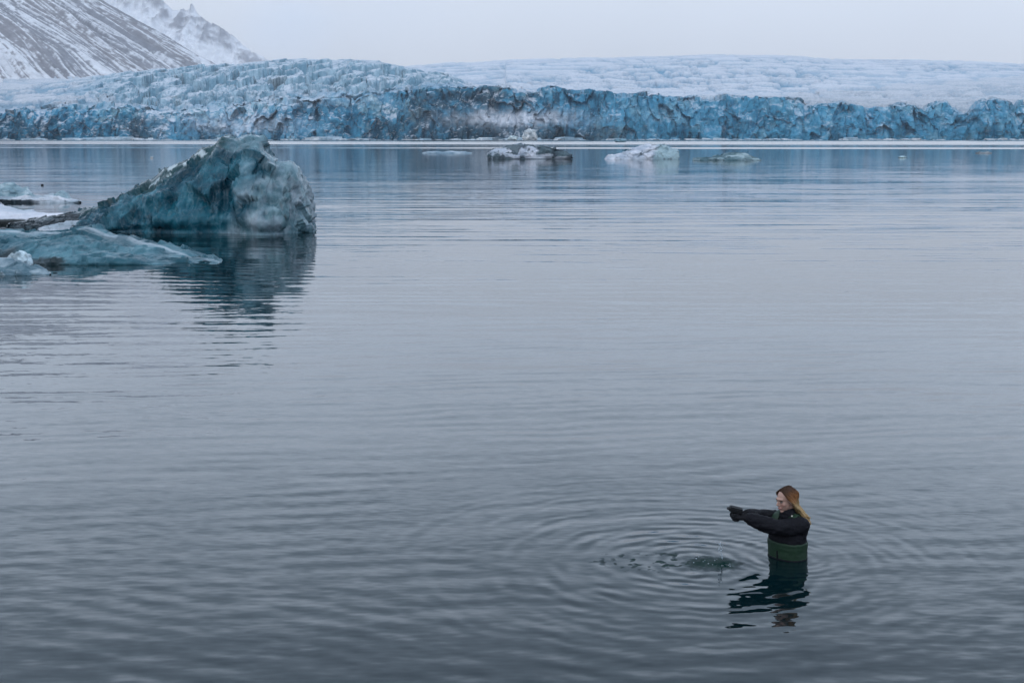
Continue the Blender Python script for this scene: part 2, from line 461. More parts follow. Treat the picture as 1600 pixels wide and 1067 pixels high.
    tone = .76 + .75 * c1 + .45 * c2 + .30 * fbm(V / np.array((2.2, 4., 2.6)), 3, 97) - .28 * sstep(.35, .8, flut) + .12 * right + (rid2[:, 1] - .5) * .55 + (rid[:, 1] - .5) * .4
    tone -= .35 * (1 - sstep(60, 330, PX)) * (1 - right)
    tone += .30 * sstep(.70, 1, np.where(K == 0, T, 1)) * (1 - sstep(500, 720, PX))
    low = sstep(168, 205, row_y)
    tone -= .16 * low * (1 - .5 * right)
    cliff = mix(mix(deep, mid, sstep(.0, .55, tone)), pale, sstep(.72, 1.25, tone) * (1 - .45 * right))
    # dirt-laden ice
    dl = np.exp(-((PX - 740) / 150) ** 2) * sstep(135, 150, row_y)
    base_dirt = np.exp(-((PX - 850) / 140) ** 2) * sstep(185, 205, row_y) + .8 * np.exp(-((PX - 225) / 55) ** 2) * sstep(176, 190, row_y) \
        + .5 * np.exp(-((PX - 1290) / 50) ** 2) * sstep(180, 200, row_y) + .55 * np.exp(-((PX - 560) / 90) ** 2) * sstep(200, 212, row_y) + .4 * np.exp(-((PX - 60) / 50) ** 2) * sstep(180, 195, row_y)
    dm_ = np.clip(sstep(.15, .75, dl * .75 + c1 * .9 + c2 * .35 + .02) * dl * 1.15 + sstep(.2, .8, base_dirt * .8 + c1 * .9 + c2 * .4) * base_dirt, 0, .93) * .8
    dcol = mix(dirt, brown, sstep(-.2, .5, c2 + rid2[:, 2] - .5))
    cliff = mix(cliff, dcol, dm_)
    snw = sstep(.50, .86, nz + .30 * c2 + .1 * c1)
    snw *= .3 + .7 * sstep(-.3, .2, c3 + c2 * .6)
    deb = np.exp(-((PX - 815) / 85) ** 2) * np.exp(-((row_y - 186) / 11) ** 2) * 1.25 + np.exp(-((PX - 380) / 90) ** 2) * np.exp(-((row_y - 196) / 14) ** 2) * .6 + .5 * np.exp(-((PX - 500) / 90) ** 2) * np.exp(-((row_y - 158) / 8) ** 2)
    snw = np.maximum(snw * (1 - .35 * right) * .8, np.clip(deb * (1 + c2 * 1.2), 0, 1))
    cliff = mix(cliff, snow, np.clip(snw, 0, .95))
    serac_face = mix(np.array((.15, .29, .385)), np.array((.34, .49, .585)), sstep(-.35, .45, c2 + (ridc[:, 1] - .5) * .9))
    stain = sstep(.35, .6, fbm(V / np.array((30., 14., 30.)), 3, 91)) * .45
    serac_face = mix(serac_face, np.array((.15, .145, .14)), stain)
    serac = mix(serac_face, snow, sstep(.74, .98, nz + .20 * c2) * .7)
    white = mix(snow * .92, np.array((.11, .29, .43)), np.clip(crv * (.50 + .65 * zone), 0, 1) * (1 - .5 * sstep(4200, 4900, V[:, 1])))
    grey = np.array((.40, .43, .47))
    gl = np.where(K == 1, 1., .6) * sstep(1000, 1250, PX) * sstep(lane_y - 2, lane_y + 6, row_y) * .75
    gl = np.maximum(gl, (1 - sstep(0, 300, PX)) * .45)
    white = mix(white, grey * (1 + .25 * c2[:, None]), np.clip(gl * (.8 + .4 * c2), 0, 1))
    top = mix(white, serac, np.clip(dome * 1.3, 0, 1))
    blend = np.where(K == 0, 0, np.where(K == 1, sstep(.0, .12, T + .05 * c2 * sstep(0, .02, T)), 1))
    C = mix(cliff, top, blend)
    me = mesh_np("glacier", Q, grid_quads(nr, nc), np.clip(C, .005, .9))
    m = NT("glacier_ice"); p = m.pos(); c = m.col()
    n1 = m.noise(p, .30, 7, .72); n2 = m.noise(p, .9, 4, .6)
    c = m.mixc(m.mapr(n1, .35, .65, 0, 1), m.mixc(1, c, (.76, .82, .86), 'MULTIPLY'), m.mixc(1, c, (1.30, 1.25, 1.22), 'MULTIPLY'))
    m.principled(Base_Color=c, Roughness=.55, IOR=1.31, Normal=m.bump(m.math('ADD', n1, m.math('MULTIPLY', n2, .5)), .7, 2.))
    return tag(link("glacier", me, m.m), kind="structure")
build_glacier()

# ------------------------------------------------------------------ mountains
def rock_snow_mat(name):
    m = NT(name); p = m.pos(); c = m.col()
    n = m.noise(p, .03, 6, .65)
    c = m.mixc(m.mapr(n, .35, .65, 0, 1), m.mixc(1, c, (.82, .82, .83), 'MULTIPLY'), m.mixc(1, c, (1.14, 1.14, 1.14), 'MULTIPLY'))
    m.principled(Base_Color=c, Roughness=.85, Normal=m.bump(m.noise(p, .05, 6, .65), .6, 12))
    return m.m
MTN = rock_snow_mat("scree_and_snow")
def build_near_mountain():
    ap = at(-369, -300, 5000.)
    H = ap[2]; R = H / math.tan(math.radians(31)) * 1.04
    nth, nr = 1500, 420
    th = np.linspace(math.radians(-95), math.radians(22), nth)       # angle round the summit, front and right flank
    r = np.linspace(0, 1, nr) ** .95 * R
    rr, tt = np.meshgrid(r, th, indexing='ij'); rr = rr.ravel(); tt = tt.ravel()
    z = H - rr * H / R * (1.06 - .06 * rr / R) - 30 * np.sin(np.clip(rr / R, 0, 1) * math.pi) * .3
    w = fbm(np.stack([tt * 5, rr / 500, 0 * rr], 1), 3, 5) * .05
    q = lambda f, l, s, **k: fbm(np.stack([(tt + w) * f, rr / l, 0 * rr], 1), 4, s, **k)
    gul = q(20, 900, 11, ridged=True); fine = q(75, 420, 13, ridged=True); vf = q(260, 330, 17)
    amp = sstep(0, 250, rr)
    z = z + amp * (gul * 30 + fine * 10 + vf * 4.5)
    V = np.stack([ap[0] + rr * np.cos(tt), ap[1] + rr * np.sin(tt), z], 1)
    N = grid_normals(V, nr, nth)
    rock = mix(np.array((.19, .195, .225)), np.array((.205, .195, .212)), sstep(-.3, .4, q(9, 700, 23)))
    rock = rock * (1 + .35 * fbm(V / 14., 3, 29)[:, None])
    band = q(14, 800, 31)
    s = .24 + 1.25 * vf + .5 * fine + .6 * fbm(V / 22., 3, 37) - .6 * band - .3 * gul + .55 * sstep(.78, 1.0, rr / R) + .5 * fbm(V / 9., 3, 39) - .02
    C = mix(rock, np.array((.74, .76, .80)), np.clip(sstep(.1, .65, s), .04, .97))
    return tag(link("mountain", mesh_np("mountain", V, grid_quads(nr, nth), np.clip(C, .02, .9)), MTN), kind="structure")
build_near_mountain()
def build_far_mountain():
    crest = [(-150, -120), (60, -80), (140, -45), (185, -22), (205, -8), (218, -14), (232, -2), (246, -3), (262, 4), (274, 12), (285, 22), (297, 23), (308, 24), (316, 15), (322, 26), (335, 39),
             (345, 44), (355, 47), (366, 56), (375, 62), (388, 74), (395, 79), (405, 88), (415, 92), (430, 98), (445, 103), (480, 112), (560, 125)]
    Yr = 8800.
    px = np.arange(-150, 560, .9); nc = len(px)
    py = np.interp(px, [c[0] for c in crest], [c[1] for c in crest])
    zc = CAMH + (HORIZON - py) / F * Yr
    xc = (px - 800) / F * Yr
    zc = zc + 10 * fbm(np.stack([px / 6, 0 * px, 0 * px], 1), 3, 4)
    n = 150; rows = []; D = []
    for k in range(n):
        t = k / (n - 1)                     # 0 = foot in front, .8 = crest, 1 = foot behind
        if t < .8:
            s = t / .8; y = Yr - (1 - s) * 1500; z = zc * s ** 1.35
        else:
            s = (t - .8) / .2; y = Yr + s * 900; z = zc * (1 - s)
        rows.append(np.stack([xc * (y / Yr) ** .3, y + 0 * xc, z], 1)); D.append(np.full(nc, t))
    V = np.concatenate(rows); D = np.concatenate(D)
    rid = fbm(V / np.array((170., 500., 420.)), 5, 3, ridged=True)
    f2 = fbm(V / np.array((45., 120., 60.)), 4, 9, ridged=True)
    wt_ = sstep(.15, .6, D)
    V[:, 1] -= wt_ * (rid * 130 + f2 * 40)
    V[:, 2] += wt_ * (1 - np.abs(D - .8) * 2) * f2 * 10
    ry = HORIZON - (V[:, 2] - CAMH) / V[:, 1] * F
    d_crest = ry - np.tile(py, n)
    s = .80 - .75 * rid - .5 * f2 - .35 * fbm(V / 60., 3, 12) + sstep(22, 46, d_crest) * 1.2
    C = mix(np.array((.17, .17, .20)), np.array((.78, .80, .84)), np.clip(sstep(-.1, .6, s), .1, 1))
    return tag(link("mountain", mesh_np("mountain", V, grid_quads(n, nc), C), MTN), kind="structure")
build_far_mountain()

# ------------------------------------------------------------------ icebergs and floes
def loft_berg(name, crest, yfront, thick, prof, colf, mat, nx=160, disp=.12, cell=.6, seed=1, yfoot=None, ridge_at=.5, back=None,
              fine=.25, flute=0., parent=None, origin=None, taper=.06, dpow=.5):
    """crest: (px,py) outline of the ridge; the body gets its own depth `thick` behind the front foot distance `yfront`.
    prof: cross-section from the front foot (0,0) to the ridge (1,1)."""
    cx = np.array([c[0] for c in crest], float); cy = np.array([c[1] for c in crest], float)
    par = np.concatenate([[0], np.cumsum(np.hypot(np.diff(cx), np.diff(cy)))])
    s = np.linspace(0, par[-1], nx)
    px, py = np.interp(s, par, cx), np.interp(s, par, cy)
    yf = np.array([yfront + (yfoot(p) if yfoot else 0) for p in px])
    tk = thick * (taper + (1 - taper) * np.sin(np.pi * np.clip(np.linspace(0, 1, nx), 0, 1)) ** dpow)
    yr = yf + tk * ridge_at
    P = np.array([at(a, b, y) for a, b, y in zip(px, py, yr)])
    x, zt = P[:, 0], np.maximum(P[:, 2], .02)
    pr = np.array(prof); npz = 46; nb = 26
    tpar = np.concatenate([[0], np.cumsum(np.hypot(np.diff(pr[:, 0]), np.diff(pr[:, 1])))])
    q = np.linspace(0, tpar[-1], npz); fy = np.interp(q, tpar, pr[:, 0]); fz = np.interp(q, tpar, pr[:, 1])
    rows = []; A = []
    sub = -.45
    rows.append(np.stack([x, yf - .02 + 0 * x, sub + 0 * x], 1)); A.append(np.zeros(nx))
    for k in range(npz):
        rows.append(np.stack([x, yf + tk * ridge_at * fy[k], zt * fz[k] + (0 if fz[k] > 0 else sub * -fz[k])], 1)); A.append(np.full(nx, fz[k]))
    for k in range(1, nb + 1):
        t = k / nb
        rows.append(np.stack([x, yr + tk * (1 - ridge_at) * t, zt * (1 - t ** 2.2)], 1)); A.append(np.full(nx, 1 - t))
    rows.append(np.stack([x, yf + tk, sub + 0 * x], 1)); A.append(np.zeros(nx))
    nr = len(rows); V = np.concatenate(rows); A = np.concatenate(A)
    N = grid_normals(V, nr, nx)
    N[np.abs(N).sum(1) < .5] = (0, 0, 1)
    S = V / cell; S = S + .3 * np.stack([fbm(S, 2, seed), fbm(S, 2, seed + 1), fbm(S, 2, seed + 2)], 1)
    f1, f2, rid, fac = worley(S, seed)
    S2 = V / (cell * .33); _, _, rid2, fac2 = worley(S2, seed + 7)
    d = (fac * 1.2 + (rid[:, 0] - .5) * .25 + (fac2 * .9 + (rid2[:, 0] - .5) * .12) * fine * 1.2 + fbm(V / cell * 2.2, 3, seed + 3) * .18 + fbm(V / cell * .5, 2, seed + 4) * .8)
    if flute: d = d + flute * fbm(np.stack([V[:, 0] / cell * 3.4, V[:, 1] / cell * 3.4, V[:, 2] / cell * .35], 1), 3, seed + 5, ridged=True)
    near = (sstep(0, .25, A) * .75 + .25) * (1 - .65 * sstep(.75, 1, A))
    D = N * (d * disp * near)[:, None]
    V2 = V + D
    PXv = np.tile(px, nr)
    N2 = grid_normals(V2, nr, nx)
    C = colf(PXv, V2, N2, A, dict(rid=rid, rid2=rid2, fac=fac, edge=f2 - f1))
    if origin is None:
        origin = np.array((x.mean(), yf.mean() + thick * .5, 0))
    me = mesh_np(name, V2 - origin, grid_quads(nr, nx), np.clip(C, .003, .9), smooth=True)
    if parent is None: return link(name, me, mat, None, origin), origin
    return link(name, me, mat, parent), origin

ICE = ice_mat("glacier_blue_ice", 1.0, (.06, .32), .32)
ICE_LOW = ice_mat('floe_ice', .9, (.25, .55), .35)
ICE_FAR = ice_mat("weathered_ice", .35, (.4, .7), .5)
SNOW = simple_mat("floe_snow", (.72, .75, .80), .8, 3, .08, .4, .05)
DARKICE = simple_mat("dark_dirty_ice", (.022, .035, .042), .22, 3, .6, .6, .06)

# --- the big teal iceberg
big_crest = [(78, 353), (100, 341), (130, 329), (160, 319), (190, 309), (213, 296), (219, 288), (240, 277), (262, 262), (285, 250), (300, 243), (315, 232),
             (335, 224), (347, 214), (357, 218), (371, 224), (378, 218), (392, 214), (404, 219), (409, 232), (418, 246), (428, 256), (445, 256), (457, 253), (466, 263), (471, 280), (477, 300), (476, 318),
             (481, 338), (487, 351), (485, 361), (482, 366)]
YB = ground(400, 367)[1]
def big_foot(p):
    return float(np.interp(p, [70, 140, 300, 375, 400, 425, 445, 465, 487], [5.5, 2.3, 1.0, .9, .1, -.2, .0, .5, 1.7]))
def big_col(px, V, N, A, w):
    c1 = fbm(V / .8, 4, 3); c2 = fbm(V / .22, 3, 5)
    c0 = fbm(V / np.array((1.6, 1.6, .9)), 3, 7)
    teal = mix(np.array((.004, .050, .078)), np.array((.012, .108, .152)), sstep(-.4, .45, c1 + .4 * c0))
    green = np.array((.012, .050, .055))
    grey = mix(np.array((.07, .15, .18)), np.array((.27, .335, .385)), sstep(-.45, .45, c1 + .5 * c2))
    teal = mix(teal, np.array((.07, .21, .27)), sstep(.22, .55, c1 * .6 + c2 * .5 + w['rid'][:, 1] * .3 - .08) * .7)
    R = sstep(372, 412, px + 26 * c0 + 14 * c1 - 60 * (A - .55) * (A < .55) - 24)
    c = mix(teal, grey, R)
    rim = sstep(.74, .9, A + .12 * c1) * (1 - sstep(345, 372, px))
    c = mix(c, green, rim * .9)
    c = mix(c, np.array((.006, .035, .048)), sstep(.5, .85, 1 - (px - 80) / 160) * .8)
    glint = sstep(.80, .93, w['rid2'][:, 2]) * rim * sstep(190, 215, px)  # sky glints on the rim facets, painted into the ice colour
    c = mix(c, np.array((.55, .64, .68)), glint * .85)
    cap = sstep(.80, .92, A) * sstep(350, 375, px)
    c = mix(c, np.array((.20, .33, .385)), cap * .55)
    fl = fbm(np.stack([V[:, 0] / .42, V[:, 1] / .42, V[:, 2] / 3.2], 1), 3, 17, ridged=True)
    c = mix(c, np.array((.26, .38, .43)), sstep(.3, .8, fl) * R * .4)
    c = mix(c, np.array((.03, .085, .11)), sstep(.3, .8, -fl) * R * .6)
    dirt = sstep(.35, .6, fbm(V / np.array((.5, .5, .7)), 3, 15)) * R * (1 - sstep(.3, .6, A))
    return mix(c, np.array((.035, .045, .045)), dirt * .7)
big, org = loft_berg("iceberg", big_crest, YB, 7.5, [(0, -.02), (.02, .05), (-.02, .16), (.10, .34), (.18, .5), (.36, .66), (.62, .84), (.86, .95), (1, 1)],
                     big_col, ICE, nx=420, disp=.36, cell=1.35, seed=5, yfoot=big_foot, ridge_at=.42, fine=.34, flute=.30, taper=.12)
tag(big, "large teal iceberg rising to a pointed crest, pale fluted right end", "iceberg")
# dark tongue with strips of snow running left from its foot
def flat_col(base, pale, lo=-.3, hi=.5, sc=.6, sd=3):
    def f(px, V, N, A, w):
        return mix(np.array(base), np.array(pale), sstep(lo, hi, fbm(V / np.array((sc * 1.6, sc, sc * .5)), 4, sd) + (w['rid'][:, 0] - .5) * .5))
    return f
tongue, _ = loft_berg("ice_tongue", [(12, 350), (30, 346), (60, 341), (90, 336), (110, 332), (128, 334), (150, 345)], ground(90, 359)[1], 3.2,
                      [(0, 0), (.1, .3), (.4, .7), (1, 1)], flat_col((.006, .014, .02), (.022, .045, .058)), ICE, nx=120, disp=.1, cell=.5, seed=15, parent=big, origin=org)
tongue["label"] = "dark low tongue of ice at the iceberg's left foot"
snowst, _ = loft_berg("snow_strip", [(60, 356), (80, 351), (100, 347), (118, 345), (130, 344), (136, 347)], ground(90, 360)[1] - .12, .9,
                      [(0, 0), (.2, .6), (.6, .9), (1, 1)], flat_col((.40, .45, .50), (.56, .60, .66)), ICE_FAR, nx=60, disp=.05, cell=.3, seed=19, parent=big, origin=org)

# --- long pale blue floe in front
fl_crest = [(-90, 372), (-40, 362), (0, 361), (25, 361), (55, 363), (85, 364), (110, 361), (128, 356), (140, 354), (152, 359), (170, 366), (188, 368), (200, 370), (214, 377), (235, 380), (255, 385), (272, 393),
            (288, 396), (302, 403), (318, 404), (332, 407), (341, 411), (343, 414)]
def floe_col(px, V, N, A, w):
    c1 = fbm(V / np.array((1.1, 1.1, .5)), 4, 23); c2 = fbm(V / .25, 3, 25)
    c = mix(np.array((.014, .082, .112)), np.array((.070, .185, .232)), sstep(-.4, .4, c1 + .35 * c2 + (w['rid'][:, 1] - .5) * .4))
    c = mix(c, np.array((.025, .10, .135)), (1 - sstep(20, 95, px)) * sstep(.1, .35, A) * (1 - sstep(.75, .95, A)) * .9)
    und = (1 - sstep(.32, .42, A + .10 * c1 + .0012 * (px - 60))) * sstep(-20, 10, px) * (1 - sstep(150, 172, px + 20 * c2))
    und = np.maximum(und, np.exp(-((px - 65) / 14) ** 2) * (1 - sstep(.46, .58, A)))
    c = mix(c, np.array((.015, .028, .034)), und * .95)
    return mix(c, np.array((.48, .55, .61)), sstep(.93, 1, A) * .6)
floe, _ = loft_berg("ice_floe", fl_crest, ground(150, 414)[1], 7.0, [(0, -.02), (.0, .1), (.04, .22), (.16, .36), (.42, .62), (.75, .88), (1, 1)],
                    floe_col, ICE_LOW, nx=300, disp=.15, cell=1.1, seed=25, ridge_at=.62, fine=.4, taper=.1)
tag(floe, "long pale blue ice floe tapering to a point in front of the big iceberg", "ice floe")
small, _ = loft_berg("ice_floe", [(-60, 410), (-20, 404), (0, 403), (20, 407), (40, 412), (60, 420), (75, 425), (78, 428)], ground(30, 430)[1], 1.7,
                     [(0, 0), (.05, .3), (.3, .6), (1, 1)], flat_col((.07, .14, .18), (.30, .38, .43), sd=33), ICE_LOW, nx=110, disp=.08, cell=.4, seed=35, taper=.12)
tag(small, "small flat ice floe under the round lump of clear ice", "ice floe")

def boulder(name, px, py, w, h, col, seed, mat, Y=None, depth=1., facet=.35, lift=0., bury=.12):
    """rounded, chipped ice lump, w x h metres, resting with its foot at the photo point"""
    base = ground(px, py) if Y is None else at(px, py, Y)
    nu, nv = 56, 34
    th, ph = np.meshgrid(np.linspace(0, 2 * np.pi, nu, endpoint=False), np.linspace(0, np.pi, nv), indexing='xy')
    S = np.stack([np.cos(th) * np.sin(ph), np.sin(th) * np.sin(ph), np.cos(ph)], -1).reshape(-1, 3)
    f1, f2, rid, fac = worley(S * 1.5 + seed * 3.1, seed)
    r = 1 + facet * (fac * .7 + (rid[:, 0] - .5) * .35) + .12 * fbm(S * 2.5 + seed, 4, seed)
    V = S * r[:, None] * np.array((w / 2, w / 2 * depth, h / 2 / (1 - bury)))
    V[:, 2] += h / 2 - bury * h
    c = mix(np.array(col) * .6, np.minimum(np.array(col) * 1.35, .85), sstep(-.4, .4, fbm(S * 3 + seed, 4, seed + 2)))
    me = mesh_np(name, V, grid_quads(nv, nu, True), c)
    return link(name, me, mat, None, base + np.array((0, 0, lift)))
b = boulder("ice_boulder", 32, 421, .72, .56, (.46, .56, .61), 3, ICE, depth=.8)
tag(b, "round lump of clear pale ice sitting on a small flat floe", "ice block")

# --- white snowy floe with dark underside
def snowfloe_col(px, V, N, A, w):
    c1 = fbm(V / np.array((1.2, .8, .3)), 4, 43)
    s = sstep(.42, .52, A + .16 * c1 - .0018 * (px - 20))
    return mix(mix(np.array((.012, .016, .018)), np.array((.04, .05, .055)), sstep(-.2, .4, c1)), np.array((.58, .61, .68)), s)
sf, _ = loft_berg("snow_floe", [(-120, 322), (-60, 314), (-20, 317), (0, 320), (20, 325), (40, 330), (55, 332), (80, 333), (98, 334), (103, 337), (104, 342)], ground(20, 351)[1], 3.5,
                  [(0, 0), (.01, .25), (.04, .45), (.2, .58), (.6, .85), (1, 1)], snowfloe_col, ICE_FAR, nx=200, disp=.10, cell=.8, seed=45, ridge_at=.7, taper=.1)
tag(sf, "low floe with white snow on top and a black underside, left of the big iceberg", "ice floe")

# --- farther floe with two small blue peaks
YF = ground(60, 317)[1]
def bf_col(px, V, N, A, w):
    c1 = fbm(V / np.array((1.1, .8, .35)), 4, 53)
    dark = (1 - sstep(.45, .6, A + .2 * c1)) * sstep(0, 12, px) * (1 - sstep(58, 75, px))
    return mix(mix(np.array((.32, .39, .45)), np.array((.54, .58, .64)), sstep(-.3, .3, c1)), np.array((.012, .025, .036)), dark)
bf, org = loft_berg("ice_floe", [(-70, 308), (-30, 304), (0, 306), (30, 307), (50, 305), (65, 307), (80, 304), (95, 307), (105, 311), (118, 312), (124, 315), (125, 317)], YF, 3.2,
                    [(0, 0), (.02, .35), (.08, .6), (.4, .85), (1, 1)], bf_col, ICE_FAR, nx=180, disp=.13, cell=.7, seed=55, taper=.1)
tag(bf, "snowy floe carrying two pale blue ice peaks, farthest on the left edge", "ice floe")
for crest, sd in (([(-24, 307), (-12, 292), (0, 288), (10, 285), (22, 286), (28, 291), (34, 294), (42, 292), (48, 300), (56, 307)], 57), ([(86, 308), (91, 300), (96, 297), (102, 301), (106, 307), (108, 310)], 59)):
    loft_berg("ice_peak", crest, YF + .9, 1.5, [(0, 0), (.1, .4), (.4, .75), (1, 1)], flat_col((.22, .33, .38), (.40, .50, .55), sd=sd, sc=.4), ICE, nx=90, disp=.12, cell=.5, seed=sd, parent=bf, origin=org)

# --- the four bergs far out, in front of the glacier
YM = ground(830, 249)[1]
def piebald(px, V, N, A, w):
    c1 = fbm(V / np.array((2.2, 2., 1.1)), 4, 63); c2 = fbm(V / np.array((.9, .9, .6)), 3, 65)
    dk = sstep(.10, .20, c1 * .8 + c2 * .4) * .9
    dk = np.maximum(dk, sstep(836, 842, px + 6 * c1) * sstep(.2, .4, A + .3 * c1 + (px - 850) * .008))
    dk = np.maximum(dk, sstep(.88, .96, A + .12 * c2) * (1 - sstep(835, 845, px)) * sstep(-.3, .2, c1 + .2))
    dk = np.maximum(dk, (1 - sstep(768, 773, px + 4 * c2)) * sstep(-.2, .2, c2))
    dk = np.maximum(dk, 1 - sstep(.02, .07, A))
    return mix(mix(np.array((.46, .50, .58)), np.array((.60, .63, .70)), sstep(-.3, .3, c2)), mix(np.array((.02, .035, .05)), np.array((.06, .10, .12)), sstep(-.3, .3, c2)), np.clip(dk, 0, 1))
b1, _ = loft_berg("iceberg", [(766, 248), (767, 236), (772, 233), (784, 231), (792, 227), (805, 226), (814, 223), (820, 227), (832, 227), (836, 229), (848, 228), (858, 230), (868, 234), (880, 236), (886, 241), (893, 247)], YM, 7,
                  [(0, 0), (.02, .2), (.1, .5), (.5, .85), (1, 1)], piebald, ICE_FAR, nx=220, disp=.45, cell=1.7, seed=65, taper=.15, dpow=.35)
tag(b1, "distant white iceberg blotched with dark grey patches and a dark tail", "iceberg")
def whiteberg(px, V, N, A, w):
    c1 = fbm(V / np.array((2.2, 2., 1.0)), 4, 73); c2 = fbm(V / np.array((.9, .9, .6)), 3, 75)
    c = mix(np.array((.46, .50, .58)), np.array((.60, .63, .70)), sstep(-.3, .3, c2))
    line = np.exp(-((A * 24 - (px - 1000) * .42 - 8 - 5 * c1) / 1.3) ** 2) * sstep(985, 1000, px)
    c = mix(c, np.array((.30, .43, .47)), sstep(1016, 1026, px + 8 * c1 + (A - .5) * -12) * .9)
    line = np.maximum(line, sstep(.9, .97, A + .1 * c2) * sstep(990, 1000, px) * sstep(-.1, .2, c1 + .05))
    line = np.maximum(line, sstep(.35, .45, c1) * .8)
    return mix(c, np.array((.05, .075, .09)), np.clip(line * .85, 0, 1))
b2, _ = loft_berg("iceberg", [(944, 248), (955, 244), (968, 240), (985, 233), (1000, 228), (1015, 226), (1030, 226), (1038, 224), (1046, 230), (1050, 234), (1057, 235), (1058, 240), (1056, 248)], YM * 1.0, 8,
                  [(0, 0), (.02, .12), (.2, .45), (.55, .8), (1, 1)], whiteberg, ICE_FAR, nx=200, disp=.42, cell=1.6, seed=75, taper=.12, dpow=.4)
tag(b2, "distant white wedge-shaped iceberg sloping up to the right", "iceberg")
b3, _ = loft_berg("iceberg", [(1083, 249), (1095, 247), (1110, 246), (1120, 242), (1126, 245), (1132, 240), (1142, 238), (1152, 238), (1162, 239), (1172, 243), (1182, 246), (1189, 249)], ground(1130, 251)[1], 7,
                  [(0, 0), (.02, .2), (.2, .5), (.55, .8), (1, 1)], flat_col((.06, .13, .155), (.34, .45, .49), sc=1.4, sd=83), ICE_FAR, nx=160, disp=.25, cell=1.5, seed=85, taper=.12)
tag(b3, "distant low grey-green iceberg, rounded, right of the white wedge", "iceberg")
b4, _ = loft_berg("ice_floe", [(660, 239), (668, 237), (680, 236), (690, 238), (704, 236), (716, 237), (726, 237), (738, 239)], ground(700, 240)[1], 8,
                  [(0, 0), (.05, .5), (.5, .85), (1, 1)], flat_col((.20, .30, .38), (.40, .48, .55), sc=1.5, sd=93), ICE_FAR, nx=120, disp=.12, cell=1.5, seed=95, taper=.1)
tag(b4, "thin flat floe lying left of the dark-blotched iceberg", "ice floe")
b5, _ = loft_berg("ice_floe", [(1524, 239), (1530, 237), (1537, 238), (1544, 237), (1549, 239)], ground(1536, 240)[1], 4,
                  [(0, 0), (.05, .5), (.5, .85), (1, 1)], flat_col((.10, .12, .13), (.25, .28, .3), sc=1.5, sd=94), ICE_FAR, nx=60, disp=.12, cell=1.2, seed=96, taper=.1)
tag(b5, "tiny brownish floe far off at the right edge of the water", "ice floe")

# bergy bits near the glacier foot
bits = [(829, 217.5, 12., 9.5, (.62, .70, .76), "white upright ice chunk floating against the glacier's dark foot", 1200),
        (801, 217.6, 8., 4., (.55, .64, .7), "low white ice chunk beside the upright one at the glacier foot", 1195),
        (969, 222.5, 7., 2.3, (.20, .36, .44), "small blue ice chunk on the bright strip of water below the glacier", None),
        (1410, 247, 1.4, .35, (.45, .6, .7), "tiny pale ice chip on calm water right of the bergs", None),
        (237, 247.5, .55, .3, (.7, .74, .8), "tiny white ice chip on the water left of the big iceberg's crest", None),
        (66, 289.8, .22, .12, (.03, .035, .04), "tiny dark ice chip on the water above the left floes", None)]
for i, (px, py, w, h, c, lab, Y) in enumerate(bits):
    o = boulder("ice_chunk", px, py, w, h, c, 11 + i, ICE_FAR, depth=.7)
    if Y: 
        p = at(px, py, Y); o.location = (p[0], Y, 0)
    tag(o, lab, "ice chunk", "loose ice chunks on the water")

# brash ice along the glacier foot: a drifting belt nobody could count
def build_brash():
    rng = np.random.default_rng(4)
    Vs, Qs, Cs, n0 = [], [], [], 0
    cube = np.array([(x, y, z) for z in (-1, 1) for y in (-1, 1) for x in (-1, 1)], float)
    quads = np.array([(0, 2, 3, 1), (4, 5, 7, 6), (0, 1, 5, 4), (2, 6, 7, 3), (0, 4, 6, 2), (1, 3, 7, 5)])
    clusters = rng.uniform(-560, 560, 46)
    for i in range(1500):
        if i % 5:
            x = clusters[rng.integers(46)] + rng.normal(0, 9)
        else: x = rng.uniform(-560, 560)
        y = 1243 - abs(rng.normal(0, 7)) - 8
        s = rng.gamma(.9, .75) + .25
        p = cube * np.array((s * rng.uniform(1, 2.6), s * rng.uniform(.7, 1.6), s * rng.uniform(.35, .8)))
        p *= rng.uniform(.65, 1.15, p.shape)
        a = rng.uniform(0, 6.28); R = np.array(((math.cos(a), -math.sin(a), 0), (math.sin(a), math.cos(a), 0), (0, 0, 1)))
        Vs.append(p @ R.T + np.array((x, y, 0))); Qs.append(quads + n0); n0 += 8
        t = rng.uniform(0, 1); Cs.append(np.tile(np.array((.35, .5, .6)) * (1 - t) + np.array((.74, .77, .8)) * t, (8, 1)))
    me = mesh_np("brash_ice", np.concatenate(Vs), np.concatenate(Qs), np.concatenate(Cs), smooth=False)
    tag(link("brash_ice", me, ICE_FAR), "belt of small broken ice along the foot of the glacier", "brash ice", kind="stuff")
build_brash()

